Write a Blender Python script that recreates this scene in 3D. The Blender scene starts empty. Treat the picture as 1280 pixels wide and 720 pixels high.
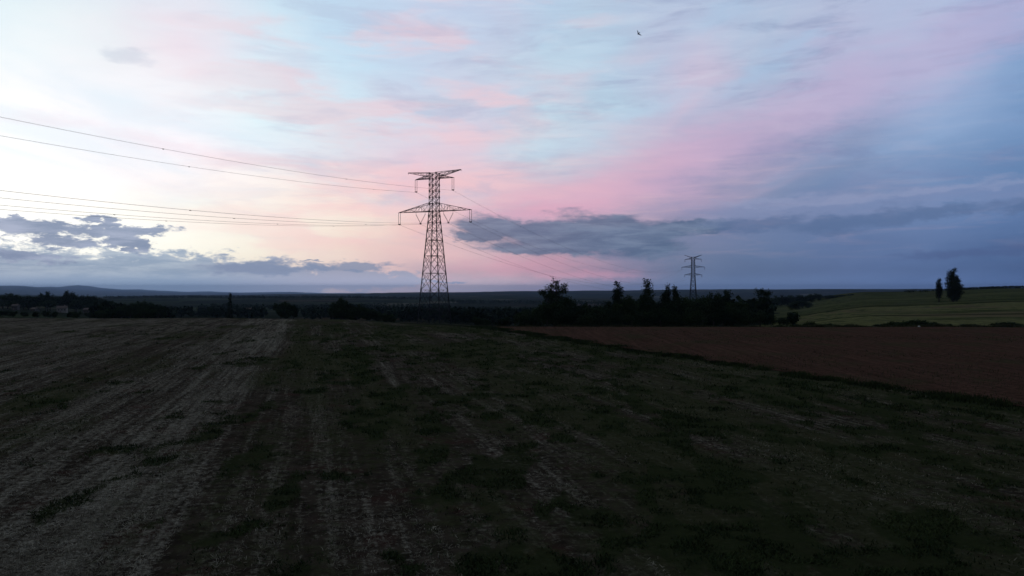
import bpy, math, random
import numpy as np
random.seed(7)
RNG = np.random.default_rng(11)
S = bpy.context.scene
COL = S.collection
R = math.radians
F = 924.0            # focal length in 1280-wide pixels (26 mm on 36 mm)
CAMZ = 8.0
PHI = R(-14.9)       # direction in which the crop rows run

# ------------------------------------------------------------------ helpers
def srgb(r, g, b):
    f = lambda c: (c/12.92 if c <= .04045 else ((c+.055)/1.055)**2.4)
    return (f(r/255), f(g/255), f(b/255), 1.0)

def put(u, v, Y):
    """real point at distance Y seen in direction (u, v)"""
    return ((u-640)/F*Y, Y, CAMZ-(v-360)/F*Y)

def tag(o, label=None, cat=None, group=None, kind=None):
    if label: o['label'] = label
    if cat: o['category'] = cat
    if group: o['group'] = group
    if kind: o['kind'] = kind
    return o

def empty(name, loc, rz=0.0):
    o = bpy.data.objects.new(name, None); COL.objects.link(o)
    o.location = loc; o.rotation_euler = (0, 0, rz); o.empty_display_size = .5
    return o

def mesh_np(name, V, Fc, mat, parent=None, smooth=False):
    """fast mesh of equal-sized polygons"""
    V = np.asarray(V, dtype=np.float32); Fc = np.asarray(Fc, dtype=np.int32)
    me = bpy.data.meshes.new(name)
    n, k = Fc.shape
    me.vertices.add(len(V)); me.vertices.foreach_set('co', V.ravel())
    me.loops.add(n*k); me.loops.foreach_set('vertex_index', Fc.ravel())
    me.polygons.add(n)
    me.polygons.foreach_set('loop_start', np.arange(n, dtype=np.int32)*k)
    me.polygons.foreach_set('loop_total', np.full(n, k, dtype=np.int32))
    if smooth: me.polygons.foreach_set('use_smooth', np.ones(n, dtype=bool))
    me.update(calc_edges=True); me.validate()
    if mat: me.materials.append(mat)
    o = bpy.data.objects.new(name, me); COL.objects.link(o)
    if parent: o.parent = parent
    return o

def attr(o, name, vals):
    a = o.data.attributes.new(name, 'FLOAT', 'POINT')
    a.data.foreach_set('value', np.asarray(vals, dtype=np.float32))

class MB:
    """collects bars, boxes, tubes -> one mesh object"""
    def __init__(s): s.v = []; s.f = []
    def add(s, vs, fs):
        b = len(s.v); s.v += [tuple(x) for x in vs]; s.f += [tuple(i+b for i in f) for f in fs]
    def bar(s, p, q, w, w2=None):
        s.tube([p, q], [w/2*1.414, (w2 or w)/2*1.414], 4)
    def box(s, c, d):
        x, y, z = c; a, b, h = d[0]/2, d[1]/2, d[2]/2
        s.add([(x-a,y-b,z-h),(x+a,y-b,z-h),(x+a,y+b,z-h),(x-a,y+b,z-h),(x-a,y-b,z+h),(x+a,y-b,z+h),(x+a,y+b,z+h),(x-a,y+b,z+h)],
              [(3,2,1,0),(4,5,6,7),(0,1,5,4),(1,2,6,5),(2,3,7,6),(3,0,4,7)])
    def tube(s, pts, rad, n=6):
        P = [np.array(p, float) for p in pts]; vs = []; fs = []
        for i, p in enumerate(P):
            t = P[min(i+1, len(P)-1)]-P[max(i-1, 0)]; t = t/(np.linalg.norm(t)+1e-9)
            a = np.cross(t, (0, 0, 1.0) if abs(t[2]) < .9 else (1.0, 0, 0)); a /= np.linalg.norm(a); b = np.cross(t, a)
            for k in range(n):
                an = 2*math.pi*(k+.5)/n
                vs.append(p+rad[i]*(a*math.cos(an)+b*math.sin(an)))
        for i in range(len(P)-1):
            for k in range(n):
                k2 = (k+1) % n
                fs.append((i*n+k, i*n+k2, (i+1)*n+k2, (i+1)*n+k))
        fs.append(tuple(reversed(range(n)))); fs.append(tuple((len(P)-1)*n+k for k in range(n)))
        s.add(vs, fs)
    def build(s, name, mat, parent=None, smooth=False):
        me = bpy.data.meshes.new(name); me.from_pydata(s.v, [], s.f); me.update()
        if mat: me.materials.append(mat)
        if smooth:
            for p in me.polygons: p.use_smooth = True
        o = bpy.data.objects.new(name, me); COL.objects.link(o)
        if parent: o.parent = parent
        return o

# value noise in numpy ----------------------------------------------------
def _hash(i, j, s):
    h = (i.astype(np.int64)*374761393 + j.astype(np.int64)*668265263 + s*1274126177) & 0xffffffff
    h = ((h ^ (h >> 13))*1274126177) & 0xffffffff
    return ((h ^ (h >> 16)) & 0xffff)/65535.0
def vnoise(x, y, s=0):
    xi = np.floor(x); yi = np.floor(y); fx = x-xi; fy = y-yi
    fx = fx*fx*(3-2*fx); fy = fy*fy*(3-2*fy)
    a = _hash(xi, yi, s); b = _hash(xi+1, yi, s); c = _hash(xi, yi+1, s); d = _hash(xi+1, yi+1, s)
    return (a*(1-fx)+b*fx)*(1-fy)+(c*(1-fx)+d*fx)*fy
def fbm(x, y, s=0, o=4):
    t = 0; a = .5; n = 0
    for k in range(o):
        t = t+a*vnoise(x*2**k+17.3*k, y*2**k-9.1*k, s+k); n += a; a *= .5
    return t/n
def sstep(a, b, x):
    t = np.clip((x-a)/(b-a), 0, 1); return t*t*(3-2*t)

# ------------------------------------------------------------------ node helpers
class NT:
    def __init__(s, tree): s.t = tree
    def n(s, ty, **kw):
        nd = s.t.nodes.new(ty)
        for k, v in kw.items(): setattr(nd, k, v)
        return nd
    def _in(s, sock, v):
        if isinstance(v, bpy.types.NodeSocket): s.t.links.new(v, sock)
        elif v is not None:
            sock.default_value = v
    def m(s, op, a, b=None, c=None, clamp=False):
        nd = s.n('ShaderNodeMath', operation=op, use_clamp=clamp)
        for i, v in enumerate((a, b, c)): s._in(nd.inputs[i], v)
        return nd.outputs[0]
    def noise(s, vec, scale, detail=4, rough=.5, dist=0, out='Fac'):
        nd = s.n('ShaderNodeTexNoise')
        s._in(nd.inputs['Vector'], vec); nd.inputs['Scale'].default_value = scale
        nd.inputs['Detail'].default_value = detail; nd.inputs['Roughness'].default_value = rough
        nd.inputs['Distortion'].default_value = dist
        return nd.outputs[out]
    def mapping(s, vec, loc=(0,0,0), rot=(0,0,0), scale=(1,1,1), ty='POINT'):
        nd = s.n('ShaderNodeMapping', vector_type=ty)
        s._in(nd.inputs['Vector'], vec)
        nd.inputs['Location'].default_value = loc; nd.inputs['Rotation'].default_value = rot; nd.inputs['Scale'].default_value = scale
        return nd.outputs[0]
    def ss(s, x, a, b, lo=0., hi=1.):
        nd = s.n('ShaderNodeMapRange', interpolation_type='SMOOTHSTEP')
        s._in(nd.inputs[0], x)
        for i, v in enumerate((a, b, lo, hi)): s._in(nd.inputs[i+1], v)
        return nd.outputs[0]
    def mix(s, f, a, b, mode='MIX'):
        nd = s.n('ShaderNodeMix', data_type='RGBA', blend_type=mode)
        s._in(nd.inputs[0], f); s._in(nd.inputs[6], a); s._in(nd.inputs[7], b)
        return nd.outputs[2]
    def ramp(s, f, stops, interp='LINEAR'):
        nd = s.n('ShaderNodeValToRGB'); cr = nd.color_ramp; cr.interpolation = interp
        while len(cr.elements) > 1: cr.elements.remove(cr.elements[-1])
        cr.elements[0].position = stops[0][0]; cr.elements[0].color = stops[0][1]
        for p, c in stops[1:]:
            e = cr.elements.new(p); e.color = c
        s._in(nd.inputs[0], f)
        return nd.outputs[0]

def new_mat(name, rough=.9, spec=.2):
    m = bpy.data.materials.new(name); m.use_nodes = True
    t = NT(m.node_tree); b = m.node_tree.nodes['Principled BSDF']
    b.inputs['Roughness'].default_value = rough; b.inputs['Specular IOR Level'].default_value = spec
    return m, t, b

def simple(name, c1, c2, scale=3., rough=.9, spec=.2, metal=0, obj=True):
    m, t, b = new_mat(name, rough, spec)
    tc = t.n('ShaderNodeTexCoord').outputs['Object']
    f = t.ss(t.noise(tc, scale, 5, .6), .35, .65)
    t._in(b.inputs['Base Color'], t.mix(f, (*c1, 1), (*c2, 1)))
    b.inputs['Metallic'].default_value = metal
    return m

# ------------------------------------------------------------------ world: dusk sky
def build_sky():
    w = bpy.data.worlds.new("World"); S.world = w; w.use_nodes = True
    nt = w.node_tree; nt.nodes.clear(); t = NT(nt)
    d = t.n('ShaderNodeTexCoord').outputs['Generated']
    sx = t.n('ShaderNodeSeparateXYZ'); nt.links.new(d, sx.inputs[0]); X, Y, Z = sx.outputs
    az = t.m('DEGREES', t.m('ARCTAN2', X, Y)) if False else t.m('MULTIPLY', t.m('ARCTAN2', X, Y), 57.29578)
    el = t.m('MULTIPLY', t.m('ARCSINE', Z), 57.29578)
    cb = t.n('ShaderNodeCombineXYZ'); nt.links.new(az, cb.inputs[0]); nt.links.new(el, cb.inputs[1]); P = cb.outputs[0]
    def A(u): return math.degrees(math.atan((u-640)/F))
    def E(u, v): return math.degrees(math.atan((360-v)/math.hypot(F, u-640)))
    # cloud-sheet coordinates: the direction hits a flat layer, so streaks gather at the horizon
    zz = t.m('ADD', t.m('MAXIMUM', Z, 0.0), .05)
    cp = t.n('ShaderNodeCombineXYZ')
    nt.links.new(t.m('DIVIDE', X, zz), cp.inputs[0]); nt.links.new(t.m('DIVIDE', Y, zz), cp.inputs[1]); Q = cp.outputs[0]
    # warp the lookup a little so that the broad tones get irregular cloud-like borders
    wn = t.noise(t.mapping(P, scale=(.10, .28, 1)), 1.0, 6, .55, .3, out='Color')
    sw = t.n('ShaderNodeSeparateColor'); nt.links.new(wn, sw.inputs[0])
    waz = t.m('ADD', az, t.m('MULTIPLY', t.m('SUBTRACT', sw.outputs[0], .5), 9.)); wel = t.m('ADD', el, t.m('MULTIPLY', t.m('SUBTRACT', sw.outputs[1], .5), 4.2))
    # broad tones: rows of elevation, columns of azimuth (sRGB of the evening sky)
    cols = [0, 110, 220, 330, 430, 520, 600, 680, 760, 850, 950, 1050, 1160, 1280]
    rows = {
      10:  [(216,238,250),(222,238,249),(226,235,247),(204,228,244),(190,215,238),(198,204,230),(196,204,230),(190,204,230),(190,203,228),(184,192,222),(180,190,220),(180,186,216),(174,184,216),(150,166,204)],
      80:  [(236,250,255),(240,248,253),(244,236,245),(218,238,250),(200,226,244),(204,208,230),(208,206,226),(192,208,230),(184,202,228),(184,190,220),(172,190,220),(178,178,212),(170,178,210),(142,162,202)],
      145: [(250,251,253),(250,248,251),(244,246,251),(226,245,252),(212,232,244),(212,220,236),(222,208,224),(198,214,234),(188,205,228),(196,188,216),(180,178,210),(166,166,202),(152,164,202),(126,150,192)],
      195: [(255,251,250),(254,246,247),(249,244,249),(240,241,247),(224,228,238),(230,208,222),(220,206,222),(206,214,230),(206,188,212),(196,170,200),(166,156,192),(140,148,186),(134,154,194),(112,138,182)],
      240: [(255,254,250),(255,250,247),(253,244,243),(252,243,236),(250,230,223),(243,204,206),(228,198,212),(218,182,203),(202,168,194),(168,150,186),(136,142,178),(118,136,176),(116,138,180),(100,126,170)],
      285: [(255,255,251),(254,253,247),(252,250,240),(252,247,234),(250,234,220),(240,200,198),(214,182,194),(190,154,178),(160,146,178),(132,134,170),(112,126,166),(104,122,164),(104,124,168),(90,114,160)],
      325: [(252,251,242),(250,249,239),(250,247,233),(246,238,222),(242,218,208),(230,196,196),(208,176,188),(190,152,172),(144,132,162),(112,122,156),(98,116,156),(92,110,154),(84,104,148),(72,94,138)],
      356: [(210,215,215),(210,214,214),(212,210,208),(206,198,200),(200,184,194),(186,172,186),(170,158,176),(150,136,160),(120,118,148),(98,110,144),(90,106,144),(84,100,140),(76,94,136),(66,84,126)],
    }
    def k(c, u, v):
        g = 1+(.14 if v >= 195 else .05 if v == 145 else -.04)*max(0, min(1, (420-u)/300)); w_ = max(0, min(1, (u-520)/150))
        h_ = 1+.14*max(0, min(1, (u-1000)/200)); return (c[0]*g*(1-.05*w_)*h_, c[1]*g*(1+.03*w_)*h_, c[2]*g*(1-.01*w_)*h_, 1.0)
    fac = t.m('DIVIDE', t.m('ADD', waz, 180.), 360.)
    back = {10:(40,46,58),80:(36,42,54),145:(34,40,52),195:(32,38,50),240:(30,36,48),285:(28,33,44),325:(26,30,40),356:(24,28,36)}
    c = None; pe = 0
    for v in sorted(rows, reverse=True):
        st = [(0., srgb(*back[v])), ((-120+180)/360, srgb(*back[v])), ((-75+180)/360, srgb(*[int(.72*c_) for c_ in rows[v][0]])), ((-50+180)/360, srgb(*rows[v][0]))]
        for u, cc in zip(cols, rows[v]): st.append(((A(u)+180)/360, k(srgb(*cc), u, v)))
        st += [((75+180)/360, srgb(*[int(.62*c_) for c_ in rows[v][-1]])), ((120+180)/360, srgb(*back[v])), (1., srgb(*back[v]))]
        e = math.degrees(math.atan((360-v)/F)); o = t.ramp(fac, st)
        c = o if c is None else t.mix(t.m('DIVIDE', t.m('SUBTRACT', wel, pe), e-pe, clamp=True), c, o); pe = e
    o = t.ramp(fac, [(0, srgb(34,38,48)), (.25, srgb(90,96,108)), (.40, srgb(150,166,182)), (.5, srgb(132,140,164)), (.6, srgb(104,114,142)), (.75, srgb(50,58,76)), (1, srgb(34,38,48))])
    c = t.mix(t.ss(wel, pe, 34.), c, o)
    c = t.mix(t.ss(el, 34, 80), c, srgb(58, 62, 72))
    # cirrus: pink lit streaks and blue gaps
    q1 = t.mapping(Q, rot=(0, 0, R(-14)), scale=(1.5, .42, 1))
    n1 = t.noise(q1, .8, 6, .50, .5)
    n2 = t.noise(t.mapping(Q, loc=(3.1, 7.7, 0), rot=(0, 0, R(-20)), scale=(.7, .2, 1)), 1.0, 6, .50, .8)
    n3 = t.noise(t.mapping(P, loc=(5, 3, 0), rot=(0, 0, R(3)), scale=(.08, .34, 1)), 1.0, 8, .54, .5)
    reg = t.m('MULTIPLY', t.ss(az, -34, -12), t.ss(az, 34, 5))
    pinkm = t.m('MULTIPLY', t.ss(n1, .46, .64), t.ss(el, 4, 9))
    c = t.mix(t.m('MULTIPLY', pinkm, t.m('MULTIPLY', reg, .42)), c, srgb(238, 196, 212), 'MIX')
    c = t.mix(t.m('MULTIPLY', t.ss(n2, .50, .64), t.m('MULTIPLY', t.ss(el, 3, 9), .42)), c, t.mix(t.ss(az, -30, 30), srgb(206, 234, 250), srgb(150, 178, 216)))
    c = t.mix(t.m('MULTIPLY', t.ss(n3, .47, .62), t.m('MULTIPLY', t.m('MULTIPLY', t.ss(az, -30, -14), t.ss(az, 14, -2)), t.m('MULTIPLY', t.ss(el, 1.0, 4), .42))), c, srgb(246, 196, 202))
    n4 = t.noise(t.mapping(P, loc=(1, 9, 0), rot=(0, 0, R(6)), scale=(.10, .5, 1)), 1.0, 8, .65, .4)
    grey = t.m('MULTIPLY', t.ss(n4, .48, .64), t.m('MULTIPLY', t.m('MULTIPLY', t.ss(az, -32, -8), .34), t.ss(el, 2, 8)))
    c = t.mix(grey, c, t.mix(t.ss(az, -10, 25), srgb(176, 182, 210), srgb(116, 130, 172)))
    n5 = t.noise(t.mapping(P, loc=(11, 4, 0), rot=(0, 0, R(5)), scale=(.16, 1.3, 1)), 1.0, 9, .62, .6)
    fin = t.m('MULTIPLY', t.m('SUBTRACT', n5, .5), t.m('MULTIPLY', t.ss(az, -34, -6), t.m('MULTIPLY', t.ss(el, 1, 4), t.ss(az, 30, 0, .25, 1.))))
    c = t.mix(t.m('MULTIPLY', fin, 1.1, clamp=True), c, t.mix(t.ss(el, 7, 15), srgb(252, 206, 204), srgb(226, 236, 246)))
    c = t.mix(t.m('MULTIPLY', fin, -.9, clamp=True), c, t.mix(t.ss(az, -10, 25), srgb(184, 184, 208), srgb(116, 126, 168)))
    # ---- low dark clouds placed by direction
    bw = t.noise(t.mapping(P, loc=(7, 1, 0), scale=(.55, 1.3, 1)), 1.0, 7, .62, out='Color')
    sb = t.n('ShaderNodeSeparateColor'); nt.links.new(bw, sb.inputs[0])
    cb2 = t.n('ShaderNodeCombineXYZ')
    nt.links.new(t.m('ADD', az, t.m('MULTIPLY', t.m('SUBTRACT', sb.outputs[0], .5), 4.2)), cb2.inputs[0])
    nt.links.new(t.m('ADD', el, t.m('MULTIPLY', t.m('SUBTRACT', sb.outputs[1], .5), 1.5)), cb2.inputs[1]); BP = cb2.outputs[0]
    def blob(lst, amp, nz, lo, hi):
        f = None
        for (u0, v0, ru, rv, rot) in lst:
            a0 = A(u0); e0 = E(u0, v0); ra = (A(u0+ru)-A(u0-ru))/2; re = abs(E(u0, v0-rv)-E(u0, v0+rv))/2
            mp = t.mapping(BP, loc=(a0, e0, 0), rot=(0, 0, R(rot)), scale=(ra, re, 1), ty='TEXTURE')
            ln = t.n('ShaderNodeVectorMath', operation='LENGTH'); nt.links.new(mp, ln.inputs[0])
            g = t.m('SUBTRACT', 1., ln.outputs['Value'])
            f = g if f is None else t.m('MAXIMUM', f, g)
        f = t.m('ADD', f, t.m('MULTIPLY', t.m('SUBTRACT', nz, .5), amp))
        return t.ss(f, lo, hi), f
    nzc = t.noise(t.mapping(P, scale=(.6, 1.5, 1)), 1.0, 10, .66, .2)
    nzs = t.noise(t.mapping(P, loc=(2, 5, 0), rot=(0, 0, R(-3)), scale=(.22, 1.3, 1)), 1.0, 10, .64, .3)
    mQ, fQ = blob([(640, 334, 110, 14, 0), (720, 342, 90, 9, 0), (680, 262, 110, 12, 4)], 1.2, nzs, -.3, .9)
    c = t.mix(t.m('MULTIPLY', mQ, .45), c, srgb(222, 160, 182))
    # broad pink band rising to the right with a pale blue gap above it
    mK, fK = blob([(740, 244, 190, 34, 12), (880, 190, 210, 40, 19), (1040, 122, 220, 50, 22), (1200, 50, 220, 60, 22)], 1.0, nzs, -.25, .9)
    c = t.mix(t.m('MULTIPLY', mK, .55), c, t.mix(t.ss(az, 0, 30), srgb(226, 176, 200), srgb(194, 178, 212)))
    mG, fG = blob([(690, 182, 110, 18, 8), (800, 140, 110, 15, 16), (950, 92, 80, 14, 18), (690, 80, 90, 24, 10), (1000, 52, 60, 10, 18), (900, 20, 60, 20, 20)], 1.3, nzs, -.25, .9)
    c = t.mix(t.m('MULTIPLY', mG, .42), c, t.mix(t.ss(az, 0, 22), srgb(200, 222, 238), srgb(166, 196, 226)))
    mH, fH = blob([(470, 215, 130, 16, 3), (560, 168, 100, 12, -3), (600, 120, 90, 14, -14), (540, 150, 60, 8, -8), (470, 262, 100, 9, 3), (480, 45, 70, 14, 5)], 1.7, nzs, -.2, .8)
    c = t.mix(t.m('MULTIPLY', mH, .30), c, srgb(250, 202, 206))
    mJ, fJ = blob([(245, 62, 80, 40, 0), (200, 178, 100, 13, -4), (60, 150, 80, 12, 0)], 1.5, nzs, -.3, 1.0)
    c = t.mix(t.m('MULTIPLY', mJ, .22), c, srgb(244, 212, 224))
    # bank along the left horizon
    mB, fB = blob([(60, 350, 200, 42, 0), (190, 347, 160, 35, 0), (320, 349, 140, 25, 0), (425, 350, 115, 15, 0), (-120, 345, 200, 46, 0)], 1.9, nzc, -.12, .22)
    bank = t.mix(t.ss(nzs, .38, .64), srgb(134, 158, 186), srgb(172, 188, 206))
    bank = t.mix(t.ss(el, .2, 1.5), srgb(116, 142, 172), bank)
    bank = t.mix(t.ss(az, -26, -12), bank, srgb(158, 164, 188))
    c = t.mix(t.m('MULTIPLY', mB, .93), c, bank)
    mS, fS = blob([(400, 333, 100, 7, 1), (330, 334, 90, 9, 0), (452, 332, 42, 4, 1), (392, 324, 12, 1.6, 0), (560, 352, 30, 1.6, 0)], 2.0, nzs, -.1, .5)
    c = t.mix(t.m('MULTIPLY', mS, .85), c, srgb(128, 144, 174))
    # ragged cloud above the bank
    mA, fA = blob([(40, 284, 110, 13, -2), (150, 289, 84, 9, 2), (145, 280, 16, 9, 0), (78, 301, 50, 12, -8), (150, 300, 30, 12, 0), (176, 308, 13, 10, 0), (40, 322, 60, 9, 0), (112, 276, 22, 5, 4), (25, 274, 18, 8, 0)], 2.6, nzc, -.05, .42)
    rag = t.mix(t.ss(nzs, .35, .65), srgb(126, 144, 174), srgb(164, 176, 202))
    c = t.mix(t.m('MULTIPLY', mA, .95), c, rag)
    # slate cloud right of the pylon
    nzm = t.noise(t.mapping(P, loc=(6, 2, 0), rot=(0, 0, R(-3)), scale=(.20, .75, 1)), 1.0, 8, .52, .3)
    mC, fC = blob([(725, 292, 150, 27, 0), (785, 297, 95, 29, 1), (650, 286, 90, 16, -4), (600, 296, 45, 7, 0), (860, 284, 60, 10, 3), (700, 310, 120, 10, 0)], 1.3, nzm, -.08, .40)
    sl = t.mix(t.ss(nzs, .36, .66), srgb(80, 102, 134), srgb(110, 130, 158))
    c = t.mix(t.m('MULTIPLY', mC, .86), c, sl)
    # long band rising to the right, pale on its upper edge
    mL, fL = blob([(1000, 262, 150, 19, 3), (1150, 249, 160, 17, 6), (1300, 234, 150, 18, 6)], 1.4, nzs, -.2, .45)
    c = t.mix(t.m('MULTIPLY', mL, .50), c, t.mix(t.ss(az, 12, 34), srgb(134, 144, 180), srgb(122, 138, 178)))
    mP, fP = blob([(960, 252, 90, 5, 2), (1060, 250, 110, 5, 4), (1160, 238, 110, 5, 7), (1280, 226, 90, 5, 5)], 1.5, nzs, -.3, .7)
    c = t.mix(t.m('MULTIPLY', mP, .28), c, srgb(158, 166, 198))
    mD, fD = blob([(960, 281, 90, 12, 2), (1060, 277, 120, 14, 5), (1180, 265, 120, 11, 6.5), (1310, 252, 120, 10, 6)], 1.5, nzm, -.1, .6)
    c = t.mix(t.m('MULTIPLY', mD, .66), c, srgb(84, 107, 147))
    mR, fR = blob([(1190, 318, 100, 7, 2), (1300, 312, 90, 8, 2)], 1.6, nzs, -.2, .7)
    c = t.mix(t.m('MULTIPLY', mR, .5), c, srgb(74, 92, 136))
    # small grey smudge high up
    mT, fT = blob([(160, 70, 45, 14, 0), (560, 130, 60, 10, -4), (930, 2, 18, 6, 0)], .8, nzs, -.1, .8)
    c = t.mix(t.m('MULTIPLY', mT, .32), c, srgb(168, 180, 205))
    # gain added to the sky colour near the horizon, offsets dimming by the haze
    gn = t.n('ShaderNodeVectorMath', operation='SCALE'); nt.links.new(c, gn.inputs[0]); nt.links.new(t.ss(el, .15, 1.4, 1.35, 1.), gn.inputs['Scale']); c = gn.outputs[0]
    # below the horizon
    c = t.mix(t.ss(el, -1.2, -.2), srgb(26, 30, 38), c)
    bg = t.n('ShaderNodeBackground'); nt.links.new(c, bg.inputs[0]); bg.inputs[1].default_value = 1.0
    ns = t.n('ShaderNodeTexSky'); ns.sky_type = 'NISHITA'; ns.sun_disc = False
    ns.sun_elevation = R(1.0); ns.sun_rotation = R(-52); ns.altitude = 200
    b2 = t.n('ShaderNodeBackground'); nt.links.new(ns.outputs[0], b2.inputs[0]); b2.inputs[1].default_value = .004
    ad = t.n('ShaderNodeAddShader'); nt.links.new(bg.outputs[0], ad.inputs[0]); nt.links.new(b2.outputs[0], ad.inputs[1])
    o = t.n('ShaderNodeOutputWorld'); nt.links.new(ad.outputs[0], o.inputs[0])
    w.cycles.sampling_method = 'MANUAL'; w.cycles.sample_map_resolution = 1024
build_sky()
sun = bpy.data.lights.new('sun', 'SUN'); sun.energy = .04; sun.angle = R(12); sun.color = (1, .8, .66)
so = bpy.data.objects.new('sun', sun); COL.objects.link(so)
so.rotation_euler = (R(86), 0, R(52))      # low glow from the left, beyond the frame

# ------------------------------------------------------------------ terrain
UC = np.array([0, 130, 250, 400, 540, 620, 700, 850, 950, 1100, 1280.])
def rowpix(D, pys): return CAMZ-(np.array(pys)-360.)/F*D
TD = [1., 120., 150., 200., 300., 460., 700., 1000., 1800., 3000., 5000., 8000., 11000., 35000., 41000.]
TZ = [
 np.zeros(11), np.zeros(11),
 [0,0,0,0,0,0,0,0,0,0,0],
 [-.15,-.15,-.15,-.35,-1.6,-2.6,-3.5,-4,-2.5,-.3,0],
 [-4,-5,-5.5,-6,-7.3,-8.5,-9,-9,-6,-1.5,-.5],
 [-10,-12,-14,-14,-14,-15,-16,-15,-10,-2,1.0],
 [-13,-18,-20,-20,-20,-21,-22,-20,-14,-1,6.3],
 [-15,-24,-26,-27,-28,-28,-28,-24,-14,3.,8.2],
 [-20,-32,-36,-36,-36,-38,-40,-42,-40,-10,-4],
 rowpix(3000, [370,372.3,371.8,371,373,374,374,376,376,372,370]),
 rowpix(5000, [374,376,375,373,370,369,372,373,372,370,368]),
 rowpix(8000, [368,371,369.3,367.4,365.4,364.6,363.6,362.4,361.8,361.4,361]),
 rowpix(11000, [372,374,373,371,368,366,366,365,365,364,364]),
 rowpix(35000, [357.5,362,365,366,366.5,366,365,364,364,364,364]),
 np.full(11, -400.)]
TZ = np.array([np.asarray(r, float) for r in TZ]); LTD = np.log(np.array(TD))
MU = np.array([-60, 0, 15, 30, 48, 62, 75, 84, 97, 112, 128, 150, 175, 200, 235, 262, 300, 340, 365, 400, 500, 1300.])
MP = np.array([358, 357.6, 357, 357.4, 359.3, 358.2, 358.6, 357.6, 356.4, 357.6, 360, 361.8, 361.9, 363.4, 364.8, 364.3, 366, 365.2, 364.8, 366.5, 367, 367])
def height(x, y):
    x = np.asarray(x, float); y = np.asarray(y, float)
    r = np.hypot(x, y)+1e-6; az = np.arctan2(x, y); azc = np.clip(az, -R(38), R(38))
    u = 640+F*np.tan(azc); D = np.maximum(r*np.cos(azc), 1.0)
    u = np.clip(u + (fbm(x/160, y/160, 5, 2)-.5)*26*sstep(200, 800, D), 0, 1280)
    # interpolate in u with smooth weights, in log D linearly
    ui = np.clip(np.searchsorted(UC, u, side='right')-1, 0, len(UC)-2)
    tu = (u-UC[ui])/(UC[ui+1]-UC[ui]); tu = tu*tu*(3-2*tu)
    L = np.log(D); di = np.clip(np.searchsorted(LTD, L, side='right')-1, 0, len(TD)-2)
    td = np.clip((L-LTD[di])/(LTD[di+1]-LTD[di]), 0, 1)
    td = np.where(D > 3000, td*td*(3-2*td), td)
    z = (TZ[di, ui]*(1-tu)+TZ[di, ui+1]*tu)*(1-td)+(TZ[di+1, ui]*(1-tu)+TZ[di+1, ui+1]*tu)*td
    # mountains far to the left follow their own skyline
    mz = CAMZ-(np.interp(640+F*np.tan(azc), MU, MP)-360)/F*35000
    z = z+(mz-z)*np.exp(-((D-35000)/3600.)**2)
    back = sstep(R(45), R(80), np.abs(az)); z = z*(1-back)
    z = z+(fbm(x/28, y/28, 3, 3)-.5)*.26*sstep(12, 40, r)
    z = z+(fbm(x/90, y/90, 9, 3)-.5)*2.2*sstep(230, 600, D)*(1-.75*sstep(900, 1000, u))
    z = z+(fbm(x/420, y/420, 21, 4)-.5)*.0022*np.minimum(D, 12000)*sstep(1500, 4000, D)
    return z
def H(x, y): return float(height(np.array([x]), np.array([y]))[0])

def row_coords(x, y):
    c = x*math.cos(PHI)-y*math.sin(PHI); l = x*math.sin(PHI)+y*math.cos(PHI)
    return c, l
CT = np.array([-90, -70, -62, -50, -44, -36, -31, -26, -21, -17.5, -14.5, -11, -8, -6, -4.3, -2, 1, 5, 10, 16, 24, 32, 42, 90.])
PT = np.array([.62, .50, .66, .55, .70, .50, .64, .46, .40, .36, .68, .58, .88, .84, .28, .22, .30, .24, .30, .26, .34, .34, .44, .5])
def cover(x, y):
    """straw cover, green tone and dense weed clumps of the stubble field, each 0..1"""
    c, l = row_coords(x, y)
    cw = c+(fbm(l/9, c/6, 31, 3)-.5)*1.2
    p = np.interp(cw, CT, PT)
    p = p+(fbm(c/.75, l/22, 41, 4)-.5)*(.85-.30*sstep(-6, 0, c))+(fbm(c/3.2, l/30, 42, 3)-.5)*(.5-.2*sstep(-6, 0, c))+(fbm(x/7, y/6, 43, 4)-.5)*.3-.04
    bl = sstep(-5, 6, c)
    gr = fbm(c/2.2+5, l/20.0, 52, 4)
    tone = .16+.42*bl+.30*np.exp(-((c+2.5)/3.5)**2)+.28*np.exp(-((c+19)/4.5)**2)+(gr-.5)*1.3+(fbm(x/11, y/9, 61, 4)-.5)*1.0
    tone = np.clip((tone-.4)*1.25+.38-.18*np.exp(-((c+9)/4.0)**2), 0, 1)
    n = fbm(x/1.25+9, y/2.6, 57, 4)*.66+fbm(x/4, y/7, 59, 4)*.34
    wd = sstep(.53, .64, n+.085*(bl-.45)+.09*(tone-.4))
    return np.clip(p*(1-.35*tone)*(1-.5*wd), 0, 1), wd, tone

# red ploughed field: its near edge runs almost with the rows
E0 = np.array([-6., 150.5]); E1 = np.array([34.3, 49.6]); ED = (E1-E0)/np.linalg.norm(E1-E0); EN = np.array([-ED[1], ED[0]])
def edge_dist(x, y):   # >0 on the ploughed side (right)
    return (x-E0[0])*EN[0]+(y-E0[1])*EN[1]
print('edge side', edge_dist(100, 60))

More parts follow.
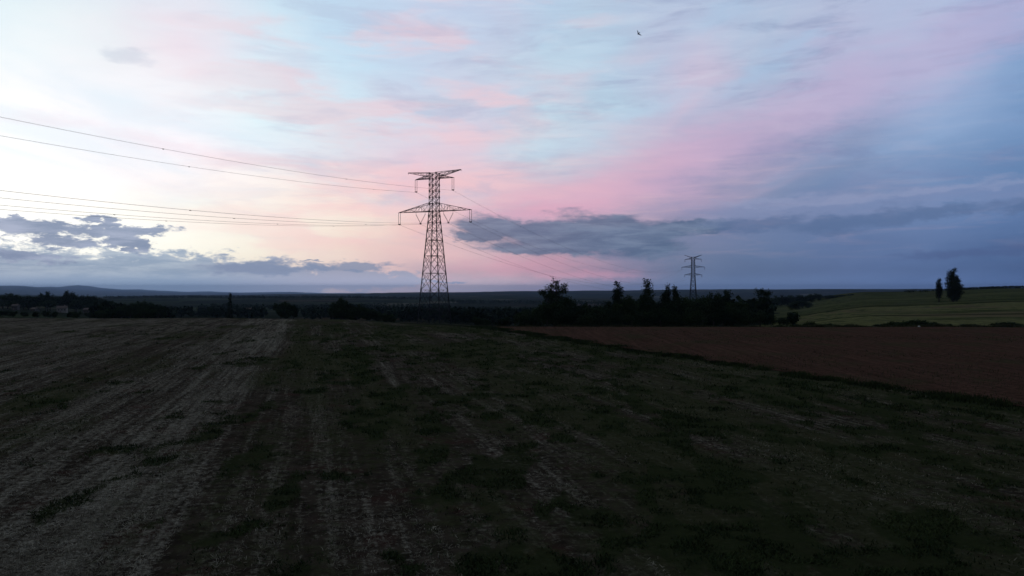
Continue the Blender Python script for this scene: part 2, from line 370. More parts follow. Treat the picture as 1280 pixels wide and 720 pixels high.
def polar_terrain():
    a = np.concatenate([np.linspace(-180, -44, 28)[:-1], np.arange(-44, 44.01, .17), np.linspace(44, 180, 28)[1:]])
    r = np.exp(np.linspace(math.log(2.5), math.log(40000), 660)); r = np.concatenate([[.05], r])
    AA, RR = np.meshgrid(np.radians(a), r)
    x = RR*np.sin(AA); y = RR*np.cos(AA); z = height(x.ravel(), y.ravel()).reshape(x.shape)
    nr, na = x.shape
    V = np.stack([x, y, z], -1).reshape(-1, 3)
    i, j = np.meshgrid(np.arange(nr-1), np.arange(na-1), indexing='ij')
    Q = np.stack([i*na+j, (i+1)*na+j, (i+1)*na+j+1, i*na+j+1], -1).reshape(-1, 4)[:, ::-1]
    cx = V[Q].mean(1)
    return V, Q, cx
V, Q, CC = polar_terrain()
cr = np.hypot(CC[:, 0], CC[:, 1]); cu = 640+F*CC[:, 0]/np.maximum(CC[:, 1], 1e-3); cy = CC[:, 1]
crest = 154+0*cu
crest = np.interp(cu, [0, 400, 620, 700, 1280], [225, 215, 165, 158, 158])
near = (cy < crest) | (cr < 150)
edgew = np.interp(cu, [900, 930, 1000, 1280], [0, 330, 190, 158]); 
past = (~near) & (cy > 0) & (cu > 955+20*np.sin(cy/40)) & (cr < 1100)
far = ~(near | past)
def sub(name, mask, mat, cov=False, smooth=True):
    q = Q[mask]; ids, inv = np.unique(q, return_inverse=True); q = inv.reshape(q.shape)
    o = mesh_np(name, V[ids], q, mat, smooth=smooth)
    if cov:
        p, g, tn = cover(V[ids, 0], V[ids, 1]); attr(o, 'pale', p); attr(o, 'weed', g); attr(o, 'tone', tn)
    return o

# materials of the land ------------------------------------------------------
def mat_field():
    m, t, b = new_mat('stubble_soil', 1., .0)
    pos = t.n('ShaderNodeNewGeometry').outputs['Position']
    rc = t.mapping(pos, rot=(0, 0, -PHI*-1))     # x across rows, y along rows
    pale = t.n('ShaderNodeAttribute', attribute_name='pale').outputs['Fac']
    weed = t.n('ShaderNodeAttribute', attribute_name='weed').outputs['Fac']; tone = t.n('ShaderNodeAttribute', attribute_name='tone').outputs['Fac']
    nf = t.noise(pos, 3.4, 9, .74)
    nm = t.noise(pos, .9, 6, .6)
    rows = t.noise(t.mapping(rc, scale=(2.6, .10, 1)), 1.0, 6, .65)
    rows2 = t.noise(t.mapping(rc, loc=(3, 3, 0), scale=(1.0, .03, 1)), 1.0, 5, .65)
    k = t.m('ADD', t.m('MULTIPLY', pale, .62), t.m('MULTIPLY', t.m('SUBTRACT', nf, .5), 4.2))
    k = t.m('ADD', k, t.m('MULTIPLY', t.m('SUBTRACT', rows, .5), 1.8))
    k = t.m('ADD', k, t.m('MULTIPLY', t.m('SUBTRACT', rows2, .5), 1.4))
    straw = t.ss(k, .05, .95)
    soil = t.mix(t.ss(nm, .35, .65), (.025, .019, .014, 1), (.060, .046, .034, 1))
    soil = t.mix(t.ss(t.noise(pos, .35, 3), .55, .7), soil, (.050, .028, .022, 1))
    strw = t.mix(t.ss(t.noise(pos, 9, 4), .35, .7), (.13, .113, .085, 1), (.31, .27, .21, 1))
    c = t.mix(straw, soil, strw)
    g1 = t.m('ADD', t.m('MULTIPLY', tone, 1.1), t.m('MULTIPLY', t.m('SUBTRACT', t.noise(pos, 1.7, 8, .72), .5), 3.0))
    c = t.mix(t.m('MULTIPLY', t.ss(g1, .15, .95), .78), c, t.mix(t.noise(pos, 5, 5, .7), (.020, .023, .010, 1), (.064, .066, .030, 1)))
    gk = t.m('ADD', weed, t.m('MULTIPLY', t.m('SUBTRACT', t.noise(pos, 2.4, 7, .7), .5), 1.8))
    gcol = t.mix(t.noise(pos, 3, 4), (.014, .019, .008, 1), (.036, .045, .017, 1))
    c = t.mix(t.m('MULTIPLY', t.ss(gk, .25, 1.0), .75), c, gcol)
    t._in(b.inputs['Base Color'], c)
    bp = t.n('ShaderNodeBump'); bp.inputs['Strength'].default_value = .9; bp.inputs['Distance'].default_value = .25
    t._in(bp.inputs['Height'], t.m('ADD', nf, t.m('MULTIPLY', rows, .6))); t._in(b.inputs['Normal'], bp.outputs[0])
    return m
def mat_plough():
    m, t, b = new_mat('ploughed_soil', 1., .0)
    pos = t.n('ShaderNodeNewGeometry').outputs['Position']
    n = t.noise(pos, 1.6, 8, .7); f = t.noise(t.mapping(pos, rot=(0, 0, R(-20)), scale=(1.3, .05, 1)), 1, 5, .65)
    k = t.m('ADD', n, t.m('MULTIPLY', t.m('SUBTRACT', f, .5), .6))
    c = t.mix(t.ss(k, .25, .78), (.034, .0195, .014, 1), (.104, .054, .038, 1))
    w = t.noise(pos, .12, 6, .65)
    c = t.mix(t.m('MULTIPLY', t.ss(w, .50, .64), .55), c, (.040, .042, .020, 1))
    t._in(b.inputs['Base Color'], c)
    bp = t.n('ShaderNodeBump'); bp.inputs['Strength'].default_value = 1.; bp.inputs['Distance'].default_value = .2
    t._in(bp.inputs['Height'], k); t._in(b.inputs['Normal'], bp.outputs[0])
    return m
def mat_past():
    m, t, b = new_mat('pasture_grass', 1., .0)
    pos = t.n('ShaderNodeNewGeometry').outputs['Position']
    st = t.noise(t.mapping(pos, rot=(0, 0, R(-8)), scale=(.006, .045, 1)), 1, 6, .6)
    n = t.noise(pos, .35, 7, .7)
    c = t.mix(t.ss(n, .3, .7), (.042, .045, .019, 1), (.150, .140, .060, 1))
    c = t.mix(t.m('MULTIPLY', t.ss(st, .48, .60), .8), c, (.022, .030, .013, 1))
    c = t.mix(t.m('MULTIPLY', t.ss(t.noise(t.mapping(pos, loc=(90, 20, 0), scale=(.008, .03, 1)), 1, 4), .54, .62), .6), c, (.11, .078, .050, 1))
    sp = t.n('ShaderNodeSeparateXYZ'); t._in(sp.inputs[0], pos)
    yy = t.m('ADD', t.m('ADD', sp.outputs[1], t.m('MULTIPLY', sp.outputs[0], -.12)), t.m('MULTIPLY', t.noise(pos, .02, 5, .6), 26.))
    c = t.mix(t.m('MULTIPLY', t.ss(yy, 386, 396), .55), c, (.022, .032, .013, 1))
    ln = t.m('ABSOLUTE', t.m('SUBTRACT', yy, 388.)); c = t.mix(t.m('MULTIPLY', t.ss(ln, 12, 5), .8), c, (.010, .014, .006, 1))
    l2 = t.m('ABSOLUTE', t.m('SUBTRACT', yy, 232.)); c = t.mix(t.m('MULTIPLY', t.ss(l2, 7, 2), .55), c, (.014, .020, .008, 1))
    l3 = t.m('ABSOLUTE', t.m('SUBTRACT', yy, 560.)); c = t.mix(t.m('MULTIPLY', t.ss(l3, 34, 12), .6), c, (.075, .075, .034, 1))
    t._in(b.inputs['Base Color'], c)
    return m
def mat_far():
    m, t, b = new_mat('valley_land', 1., .0)
    pos = t.n('ShaderNodeNewGeometry').outputs['Position']
    wp = t.n('ShaderNodeVectorMath', operation='ADD'); nz = t.noise(pos, .004, 3, .5, out='Color')
    sc = t.n('ShaderNodeVectorMath', operation='SCALE'); t._in(sc.inputs[0], nz); sc.inputs['Scale'].default_value = 130
    t._in(wp.inputs[0], pos); t._in(wp.inputs[1], sc.outputs[0])
    vo = t.n('ShaderNodeTexVoronoi'); t._in(vo.inputs['Vector'], t.mapping(wp.outputs[0], rot=(0, 0, .4), scale=(1, .75, 0))); vo.inputs['Scale'].default_value = .0042
    h = t.n('ShaderNodeSeparateColor'); t._in(h.inputs[0], vo.outputs['Color'])
    c = t.ramp(h.outputs[0], [(0, (.010, .014, .009, 1)), (.42, (.012, .018, .010, 1)), (.46, (.030, .040, .018, 1)), (.72, (.045, .052, .026, 1)), (.76, (.085, .070, .045, 1)), (.86, (.060, .040, .028, 1)), (.93, (.12, .105, .075, 1))], 'CONSTANT')
    wd = t.ss(t.noise(pos, .0035, 8, .65), .46, .52)
    c = t.mix(t.m('MULTIPLY', wd, .92), c, (.009, .013, .008, 1))
    c = t.mix(.35, c, t.mix(t.noise(pos, .05, 6, .7), (.008, .011, .007, 1), (.05, .05, .03, 1)))
    t._in(b.inputs['Base Color'], c)
    return m
M_FIELD, M_PLOUGH, M_PAST, M_FAR = mat_field(), mat_plough(), mat_past(), mat_far()
tag(sub('stubble_field', near, M_FIELD, cov=True), kind='structure')
tag(sub('pasture_ground', past, M_PAST), kind='structure')
tag(sub('valley_terrain', far, M_FAR), kind='structure')

# ploughed field overlay: lateral grid following the near edge
def ploughed():
    nl, nc = 260, 260
    s = np.linspace(-52, 110, nl)            # along the edge
    e = np.exp(np.linspace(math.log(.5), math.log(330), nc))-.5
    SS, EE = np.meshgrid(s, e)
    wob = (fbm(SS/5, SS*0, 71, 3)-.5)*.9
    # far border stays at y = 150..: clamp along the border line
    x = E0[0]+ED[0]*SS+EN[0]*(EE+wob*np.exp(-EE/4)); y = E0[1]+ED[1]*SS+EN[1]*(EE+wob*np.exp(-EE/4))
    yf = 151.0-.012*np.abs(x)+(fbm(x/12, x*0, 73, 2)-.5)*1.2
    y = np.minimum(y, yf)
    z = height(x.ravel(), y.ravel()).reshape(x.shape)+.07
    n1, n2 = x.shape; VV = np.stack([x, y, z], -1).reshape(-1, 3)
    i, j = np.meshgrid(np.arange(n1-1), np.arange(n2-1), indexing='ij')
    q = np.stack([i*n2+j, (i+1)*n2+j, (i+1)*n2+j+1, i*n2+j+1], -1).reshape(-1, 4)
    # drop collapsed faces
    pv = VV[q]; ar = np.abs((pv[:, 2, 0]-pv[:, 0, 0])*(pv[:, 3, 1]-pv[:, 1, 1])-(pv[:, 2, 1]-pv[:, 0, 1])*(pv[:, 3, 0]-pv[:, 1, 0]))
    q = q[ar > 1e-4]
    nrm = np.cross(pv[:, 1]-pv[:, 0], pv[:, 3]-pv[:, 0])[:, 2]
    if np.median(nrm) < 0: q = q[:, ::-1]
    ids, inv = np.unique(q, return_inverse=True)
    return tag(mesh_np('ploughed_field', VV[ids], inv.reshape(q.shape), M_PLOUGH, smooth=True), kind='structure')
ploughed()

# ------------------------------------------------------------------ ground cover (stuff)
def blades(cx, cy, h, w, lean, n_dir=None, taper=.15, base=None):
    """one upright narrow quad per point"""
    n = len(cx); a = RNG.uniform(0, 2*math.pi, n); la = RNG.uniform(0, 2*math.pi, n)
    z0 = (height(cx, cy) if base is None else base)-.01
    dx = np.cos(a)*w/2; dy = np.sin(a)*w/2
    tx = np.cos(la)*lean*h; ty = np.sin(la)*lean*h; tz = h*np.sqrt(np.clip(1-lean**2, .05, 1))
    v = np.empty((n, 4, 3))
    v[:, 0] = np.stack([cx-dx, cy-dy, z0], -1); v[:, 1] = np.stack([cx+dx, cy+dy, z0], -1)
    v[:, 2] = np.stack([cx+tx+dx*taper, cy+ty+dy*taper, z0+tz], -1); v[:, 3] = np.stack([cx+tx-dx*taper, cy+ty-dy*taper, z0+tz], -1)
    return v.reshape(-1, 3), np.arange(n*4).reshape(n, 4)
def scatter(n, rmin, rmax, amax=R(41)):
    u = RNG.uniform(0, 1, n); r = rmin*(rmax/rmin)**u; a = RNG.uniform(-amax, amax, n)
    return r*np.sin(a), r*np.cos(a), r
M_STRAW = simple('straw', (.12, .10, .07), (.32, .28, .21), .8, 1., .02)
M_WEED = simple('weed_leaf', (.016, .025, .011), (.044, .058, .022), .5, 1., .02)
M_DRY = simple('dry_weed', (.03, .034, .018), (.075, .072, .04), .4, 1., .02)

def stubble():
    x, y, r = scatter(1000000, 16, 150)
    x2, y2, r2 = scatter(300000, 17, 45); x = np.concatenate([x, x2]); y = np.concatenate([y, y2]); r = np.concatenate([r, r2])
    p, g, tn = cover(x, y); c, l = row_coords(x, y)
    rowk = np.abs(((c/.55) % 1)-.5)*2
    keep = (RNG.uniform(0, 1, len(x)) < np.clip(p*1.2-.25, 0, 1)*(.2+.8*rowk**2)) & (edge_dist(x, y) < -1.0) & (y < 150)
    x, y, r = x[keep], y[keep], r[keep]; n = len(x)
    sc = np.clip(r/32, 1, 3.6)**.75
    lying = RNG.uniform(0, 1, n) < .6
    h = np.where(lying, RNG.uniform(.08, .21, n), RNG.uniform(.04, .11, n))*sc**.7
    lean = np.where(lying, RNG.uniform(.93, .995, n), RNG.uniform(0, .5, n))
    v, f = blades(x, y, h, np.where(lying, .018, .014)*sc, lean, taper=.8)
    return tag(mesh_np('straw_stubble', v, f, M_STRAW), 'pale cut straw stalks and litter lying in rows over the near field', 'stubble', kind='stuff')
stubble()
def weeds():
    x, y, r = scatter(520000, 14, 170)
    p, g, tn = cover(x, y); g = np.clip(g+.28*tn, 0, 1)
    clump = fbm(x/1.1, y/.8, 91, 3)
    keep = (RNG.uniform(0, 1, len(x)) < np.clip((g-.05)*.9, 0, 1)*sstep(.40, .58, clump)) & (edge_dist(x, y) < -.3)
    x, y, r, clump = x[keep], y[keep], r[keep], clump[keep]; n = len(x)
    sc = np.clip(r/30, 1, 4)**.8
    h = RNG.uniform(.05, .17, n)*(.4+1.*clump)*np.minimum(sc, 1.7)
    v, f = blades(x, y, h, .05*sc, RNG.uniform(.4, .93, n))
    return tag(mesh_np('weeds', v, f, M_WEED), 'dark green weed patches growing through the stubble', 'weeds', kind='stuff')
weeds()
def border():
    # rough grass along the near edge of the ploughed field
    n = 42000; s = RNG.uniform(-4, 118, n); e = RNG.normal(-.5, .55+.5*vnoise(s/4, s*0, 95), n)+(fbm(s/5, s*0, 71, 3)-.5)*.9
    x = E0[0]+ED[0]*s+EN[0]*e; y = E0[1]+ED[1]*s+EN[1]*e
    cl = vnoise(s/1.7, e/2., 93); k = RNG.uniform(0, 1, n) < sstep(.2, .8, cl)
    x, y, cl = x[k], y[k], cl[k]; r = np.hypot(x, y); sc = np.clip(r/40, 1, 3)
    v, f = blades(x, y, RNG.uniform(.12, .42, len(x))*(.4+cl), .045*sc, RNG.uniform(.2, .85, len(x)))
    tag(mesh_np('rough_grass', v, f, M_WEED), 'strip of rough dark grass along the near edge of the ploughed field', 'grass', kind='stuff')
    # thin sprouts over the ploughed soil
    x, y, r = scatter(60000, 52, 150); 
    w = fbm(x/14, y/9, 97, 3); k = (edge_dist(x, y) > .5) & (y < 149) & (RNG.uniform(0, 1, len(x)) < sstep(.42, .66, w))
    x, y, r = x[k], y[k], r[k]
    v, f = blades(x, y, RNG.uniform(.1, .3, len(x)), .05*np.clip(r/50, 1, 2.5), RNG.uniform(.1, .7, len(x)))
    tag(mesh_np('sprouting_weeds', v, f, M_DRY), 'thin scattered weeds sprouting over the reddish ploughed soil', 'weeds', kind='stuff')
    # tall grass at the far border, right part
    n = 26000; x = RNG.uniform(-10, 130, n); yf = 152.0-.012*np.abs(x); y = yf+np.abs(RNG.normal(0, 1.6, n))
    cl = vnoise(x/3.5, y/4, 99); k = RNG.uniform(0, 1, n) < cl; x, y, cl = x[k], y[k], cl[k]
    v, f = blades(x, y, RNG.uniform(.2, .6, len(x))*(.4+cl), .14, RNG.uniform(.05, .6, len(x)))
    tag(mesh_np('verge_grass', v, f, M_DRY), 'thin grass verge behind the far edge of the ploughed field', 'grass', kind='stuff')
border()

# ------------------------------------------------------------------ trees
def leaf_mat(name, a, b):
    m, t, bs = new_mat(name, 1., .02)
    g = t.n('ShaderNodeNewGeometry'); oi = t.n('ShaderNodeObjectInfo')
    f = t.noise(g.outputs['Position'], .7, 5, .7)
    k = t.m('ADD', t.m('MULTIPLY', f, .8), t.m('MULTIPLY', oi.outputs['Random'], .3))
    t._in(bs.inputs['Base Color'], t.mix(t.ss(k, .3, .85), (*a, 1), (*b, 1)))
    return m
M_LEAF = leaf_mat('foliage', (.014, .024, .012), (.042, .060, .024))
M_LEAF2 = leaf_mat('dark_foliage', (.012, .019, .012), (.030, .042, .020))
M_BARK = simple('bark', (.035, .028, .022), (.075, .062, .05), 2.)

def crown_pts(kind, h, w, n, rng):
    """leaf-clump centres inside the crown's envelope, tree of height h, half width w"""
    P = []
    if kind == 'broad':
        lobes = [(0, 0, .62*h, .62*w, .26*h)]
        for _ in range(9):
            a = rng.uniform(0, 6.28); q = rng.uniform(.3, .78)*w; zz = rng.uniform(.36, .88)*h
            lobes.append((math.cos(a)*q, math.sin(a)*q, zz, rng.uniform(.22, .42)*w, rng.uniform(.09, .17)*h))
    elif kind == 'ragged':      # open crown, thin twiggy top
        lobes = [(0, 0, .46*h, .75*w, .28*h), (-.35*w, 0, .36*h, .6*w, .24*h), (.45*w, .1*w, .38*h, .6*w, .26*h)]
        for k in range(30):
            a = 2.4*k+rng.uniform(-.4, .4); q = (.12+.78*((k*7) % 30)/30)*w; zz = h*rng.uniform(.60, .93)-.13*h*(q/w)**2
            lobes.append((math.cos(a)*q, math.sin(a)*q*.8, zz, rng.uniform(.13, .24)*w, rng.uniform(.03, .065)*h))
        lobes += [(-.1*w, 0, .96*h, .14*w, .035*h), (.12*w, .1*w, .9*h, .2*w, .05*h), (-.7*w, 0, .74*h, .24*w, .05*h), (.62*w, 0, .76*h, .26*w, .055*h)]
    elif kind == 'columnar':
        lobes = []
        for k in range(13):
            zz = (.12+.84*k/12)*h; rr = w*(.72+.28*math.sin(math.pi*min(1, (k+1.5)/12.)))*(1-.42*max(0, k-9)/3.)
            a = rng.uniform(0, 6.28); lobes.append((math.cos(a)*.25*w, math.sin(a)*.25*w, zz, rr*rng.uniform(.75, 1.05), .075*h))
    elif kind == 'conical':
        lobes = []
        for k in range(14):
            f = k/13; zz = (.12+.85*f)*h; rr = w*max(.30, (1.02-f)**.8)*rng.uniform(.8, 1.1)
            a = rng.uniform(0, 6.28); lobes.append((math.cos(a)*.2*rr, math.sin(a)*.2*rr, zz, max(rr, .08*w), .065*h))
    else:                       # bush
        lobes = [(0, 0, .45*h, .7*w, .4*h)]
        for _ in range(7):
            a = rng.uniform(0, 6.28); q = rng.uniform(.3, .75)*w
            lobes.append((math.cos(a)*q, math.sin(a)*q, rng.uniform(.25, .75)*h, rng.uniform(.25, .45)*w, rng.uniform(.15, .28)*h))
    wts = np.array([l[3]**1.6*l[4]**.7 for l in lobes]); wts /= wts.sum()
    idx = rng.choice(len(lobes), n, p=wts)
    L = np.array(lobes)[idx]
    d = rng.normal(size=(n, 3)); d /= np.linalg.norm(d, axis=1, keepdims=True)
    rad = rng.uniform(0, 1, (n, 1))**.42
    P = L[:, :3]+d*rad*np.stack([L[:, 3], L[:, 3], L[:, 4]], -1)
    P[:, 2] = np.maximum(P[:, 2], .25)
    return P, lobes
def leaves(C, rng, per, spread, size):
    n = len(C)*per
    P = np.repeat(C, per, 0)+rng.normal(size=(n, 3))*spread
    P[:, 2] = np.maximum(P[:, 2], .1)
    a = rng.normal(size=(n, 3)); a /= np.linalg.norm(a, axis=1, keepdims=True)
    b = np.cross(a, rng.normal(size=(n, 3))); b /= np.linalg.norm(b, axis=1, keepdims=True)
    s = size*rng.uniform(.5, 1.15, (n, 1)); a = a*s*.9; b = b*s*.5
    v = np.stack([P-a, P+b, P+a, P-b], 1).reshape(-1, 3)
    return v, np.arange(n*4).reshape(n, 4)
def make_tree(name, label, cat, kind, h, w, seed, loc, group=None, clumps=420, per=9, spread=.32, size=.30, lm=None, rz=0):
    rng = np.random.default_rng(seed)
    root = empty(name, loc, rz); tag(root, label, cat, group)
    C, lobes = crown_pts(kind, h, w, clumps, rng)
    v, f = leaves(C, rng, per, spread, size)
    mesh_np('crown', v, f, lm or M_LEAF, root)
    mb = MB()
    if kind == 'bush':
        for k in range(5):
            a = rng.uniform(0, 6.28); mb.tube([(0, 0, -.3), (math.cos(a)*.2*w, math.sin(a)*.2*w, .3*h), (math.cos(a)*.5*w, math.sin(a)*.5*w, .7*h)], [.06, .045, .02], 5)
        mb.build('stem', M_BARK, root)
    else:
        tr = .022*h
        top = .9*h if kind in ('columnar', 'conical') else .6*h
        pts = [(0, 0, -.6)]+[(rng.normal()*.012*h*k/5, rng.normal()*.012*h*k/5, top*k/5) for k in range(1, 6)]
        mb.tube(pts, [tr*1.35, tr, tr*.85, tr*.7, tr*.5, tr*.22], 8)
        for l in lobes:
            zz = min(l[2]*rng.uniform(.45, .7), top*.95); 
            b0 = np.array([0, 0, zz]); b1 = np.array(l[:3]); md = (b0+b1)/2+np.array([0, 0, -.03*h])
            mb.tube([b0, md, b1, b1+(b1-b0)*.12], [tr*.38, tr*.26, tr*.13, tr*.05], 5)
        mb.build('trunk', M_BARK, root, smooth=True)
    return root
def copy_tree(root, loc, rz, sc, name=None, label=None, group=None):
    c = root.copy(); COL.objects.link(c); c.location = loc; c.rotation_euler = (0, 0, rz); c.scale = sc
    if name: c.name = name
    if label: c['label'] = label
    if group: c['group'] = group
    for ch in root.children:
        d = ch.copy(); COL.objects.link(d); d.parent = c
    return c
def at(u, Y): 
    x = (u-640)/F*Y; return (x, Y, H(x, Y)-.1)
def hgt(u, v, Y):      # height of a plant whose top is seen at pixel row v
    return CAMZ-(v-360)/F*Y-at(u, Y)[2]

# -- landmark trees
P0 = at(693, 215); make_tree('ragged_tree', 'tree with an open, twiggy ragged top at the left of the dark grove', 'tree', 'ragged', hgt(693, 346.5, 215), 4.6, 3, P0, clumps=1100, per=8, size=.26, spread=.27)
P0 = at(773, 225); make_tree('slender_tree', 'slender pointed tree between the ragged tree and the broad conical tree in the grove', 'tree', 'columnar', hgt(773, 354, 225), 2.1, 5, P0, clumps=700)
P0 = at(810, 225); make_tree('conical_tree', 'dense broad conical tree, tallest of the pointed trees left of the far pylon', 'tree', 'conical', hgt(810, 350.5, 225), 5.4, 8, P0, clumps=1300)
P0 = at(833, 230); make_tree('pointed_tree', 'left and taller of two close pointed trees just left of the far pylon', 'tree', 'columnar', hgt(834, 357.5, 230), 1.8, 9, P0, clumps=700)
P0 = at(845, 232); make_tree('pointed_tree', 'right and lower of two close pointed trees just left of the far pylon', 'tree', 'columnar', hgt(844, 360, 232), 1.7, 10, P0, clumps=700)
P0 = at(953, 300); make_tree('field_tree', 'round headed tree standing above the dark thicket left of the green pasture', 'tree', 'broad', hgt(953, 358, 300), 3.8, 12, P0, clumps=420)
P0 = at(1191, 462); make_tree('poplar', 'tall dark poplar standing on the pasture against the sky', 'tree', 'columnar', hgt(1191, 336.5, 462), 3.9, 15, P0, clumps=900, size=.42, spread=.42, lm=M_LEAF2)
P0 = at(1195.5, 468); make_tree('poplar', 'lower poplar merged with the right flank of the tall poplar', 'tree', 'columnar', hgt(1196, 345, 468), 3.0, 16, P0, clumps=500, size=.42, spread=.42, lm=M_LEAF2)
P0 = at(1173.5, 466); make_tree('poplar', 'small slim poplar standing alone left of the tall poplar', 'tree', 'ragged', hgt(1173.5, 346.5, 466), 2.1, 17, P0, clumps=300, size=.4, spread=.42, lm=M_LEAF2)
P0 = at(991, 190); make_tree('round_bush', 'single upright dark bush at the foot of the pasture right of the thicket', 'bush', 'bush', hgt(991, 389, 190), 1.35, 18, P0, clumps=200)
P0 = at(288, 380); make_tree('spire_tree', 'thin spire shaped conifer poking above the left valley', 'tree', 'conical', hgt(288, 366, 380), 1.7, 19, P0, clumps=260, size=.36)

# -- prototypes for the grove and the thickets, reused at other sizes
G1 = 'trees of the dark grove behind the ploughed field'
protos = {
 'broad_a': make_tree('grove_tree', 'dark broadleaf tree inside the grove behind the ploughed field', 'tree', 'broad', 9., 3.6, 31, at(738, 205), G1, clumps=380),
 'broad_b': make_tree('grove_tree', 'dark broadleaf tree inside the grove behind the ploughed field', 'tree', 'broad', 9., 4.0, 32, at(865, 215), G1, clumps=380),
 'broad_c': make_tree('grove_tree', 'dark broadleaf tree inside the grove behind the ploughed field', 'tree', 'broad', 9., 3.3, 33, at(790, 200), G1, clumps=380),
}
def fit(key, u, v, Y, wpx, name, label, group, H0, W0, rz=None):
    p = at(u, Y); hh = hgt(u, v, Y); w = wpx/F*Y
    return copy_tree(protos[key], p, random.uniform(0, 6.28) if rz is None else rz, (w/W0, w/W0, hh/H0), name, label, group)
protos['broad_a'].scale = (1, 1, hgt(738, 380, 205)/9.); protos['broad_b'].scale = (1, 1, hgt(865, 368, 215)/9.); protos['broad_c'].scale = (1, 1, hgt(790, 370, 200)/9.)
protos['low'] = make_tree('thicket_bush', 'tall dark bush at the right end of the grove, foliage down to the ground', 'bush', 'bush', 9., 4.2, 34, at(918, 215), None, clumps=420)
protos['low'].scale = (.8, .8, hgt(918, 378, 215)/9.)
W0 = {'low': 4.2, 'broad_a': 3.6, 'broad_b': 4.0, 'broad_c': 3.3}
grove = [(668,380,205,14),(684,374,200,18),(706,371,204,16),(722,378,212,17),(752,382,215,16),(764,378,222,13),(778,374,206,14),(794,375,214,14),(812,370,206,16),
 (826,373,218,15),(842,371,210,16),(856,371,222,15),(878,366,226,15),(892,363,232,14),(904,364,236,13),(914,372,226,12),(650,386,208,14),(700,384,190,18),(735,390,188,18),
 (770,385,186,18),(805,384,188,18),(840,384,190,18),(872,384,190,18),(902,384,196,18),(660,392,186,16),(625,395,196,14),(604,396,210,14)]
for i, (u, v, Y, w) in enumerate(grove):
    k = ('broad_a', 'broad_b', 'broad_c')[i % 3] if v < 379 else 'low'
    fit(k, u, v+random.uniform(-1, 1), Y, w, 'grove_tree', 'dark broadleaf tree inside the grove behind the ploughed field', G1, 9., W0[k])
G2 = 'trees of the thicket between the grove and the pasture'
for i, (u, v, Y, w) in enumerate([(924,379,240,12),(936,375,262,12),(946,372,290,11),(930,388,205,15),(950,388,215,14),(964,390,215,11),(977,396,200,9),(914,385,205,14)]):
    k = ('low', 'broad_c', 'low')[i % 3]
    fit(k, u, v, Y, w, 'thicket_tree', 'low dark tree in the thicket between the grove and the pasture', G2, 9., W0[k])
G3 = 'far hedge trees on the skyline of the pasture'
for i, (u, v, w) in enumerate([(968,371,9),(975,369,8),(983,368.5,8),(991,368.5,9),(1000,367.8,9),(1008,368.5,8),(1016,367,7),(1024,366.2,7),(1033,368.6,9),(1043,368.8,8),(1053,368.5,8),(1062,367.4,6),(1070,368.5,8),(1079,367.6,6),(1000,374.5,10),(1010,376.5,9),(990,376.5,9)]):
    fit('low', u, v, 860 if i < 14 else 620, w, 'hedge_tree', 'small distant hedge tree along the upper edge of the pasture' if i < 14 else 'dark bush below the hedge line on the left end of the pasture', G3 if i < 14 else 'clump of dark bushes on the left end of the pasture', 9., 4.2)
# left wood
G4 = 'trees of the wood on the left skyline'
lw = [(4,366.5,760,13),(18,367,770,12),(30,368,750,12),(44,368.5,770,11),(57,364.8,765,8),(63,366.5,772,7),(74,368,760,10),(84,363.7,765,9),(94,365.5,770,9),(108,366,770,8),(116,370,765,9),(128,371.5,760,10),(140,374,765,10),(10,376,735,14),(36,377,740,13),(60,374,745,12),(96,375,740,13),(120,377,735,13),(142,380,730,12),(-12,367,760,14),
 (4,387,330,9),(30,389,325,6),(58,388.5,330,6),(96,388,330,6),(88,388.5,330,5),(68,389.5,330,5),(16,388,330,6),(112,389,330,6),(44,390,330,5),(128,386,335,10),(142,386,330,12),(152,384,335,10)]
nm = {4: 'double headed tree rising above the left wood near the houses', 7: 'tallest bushy tree on the skyline of the left wood', 9: 'round headed tree at the right end of the left wood skyline'}
for i, (u, v, Y, w) in enumerate(lw):
    k = ('broad_a', 'broad_c', 'broad_b')[i % 3]
    fit(k, u, v, Y, w, 'wood_tree', nm.get(i, 'dark broadleaf tree in the wood behind the left end of the field'), None if i in nm else G4, 9., W0[k])
    if i in nm: pass
G5 = 'trees of the clump in the valley right of the left wood'
for i, (u, v, Y, w) in enumerate([(163,378,330,10),(174,374.5,335,10),(186,374,335,10),(198,378,330,10),(180,384,300,14)]):
    fit('broad_b', u, v, Y, w, 'valley_tree', 'dark tree in the clump right of the left wood', G5, 9., 4.0)
G6 = 'trees of the small clump left of the valley centre'
for i, (u, v, Y, w) in enumerate([(351,376,330,9),(359,373.5,332,9),(367,378,325,9),(357,384,300,13)]):
    fit('broad_a', u, v, Y, w, 'valley_tree', 'dark tree in the compact clump between the spire shaped conifer and the big pylon', G6, 9., 3.6)
G7 = 'trees of the wide clump left of the big pylon'
for i, (u, v, Y, w) in enumerate([(425,372.5,300,10),(416,378,300,9),(436,377,305,10),(446,381,300,11),(458,384,290,11),(470,387,290,11),(428,386,270,14),(484,392,270,11)]):
    fit('broad_c', u, v, Y, w, 'valley_tree', 'dark tree in the wide clump just left of the big pylon', G7, 9., 3.3)
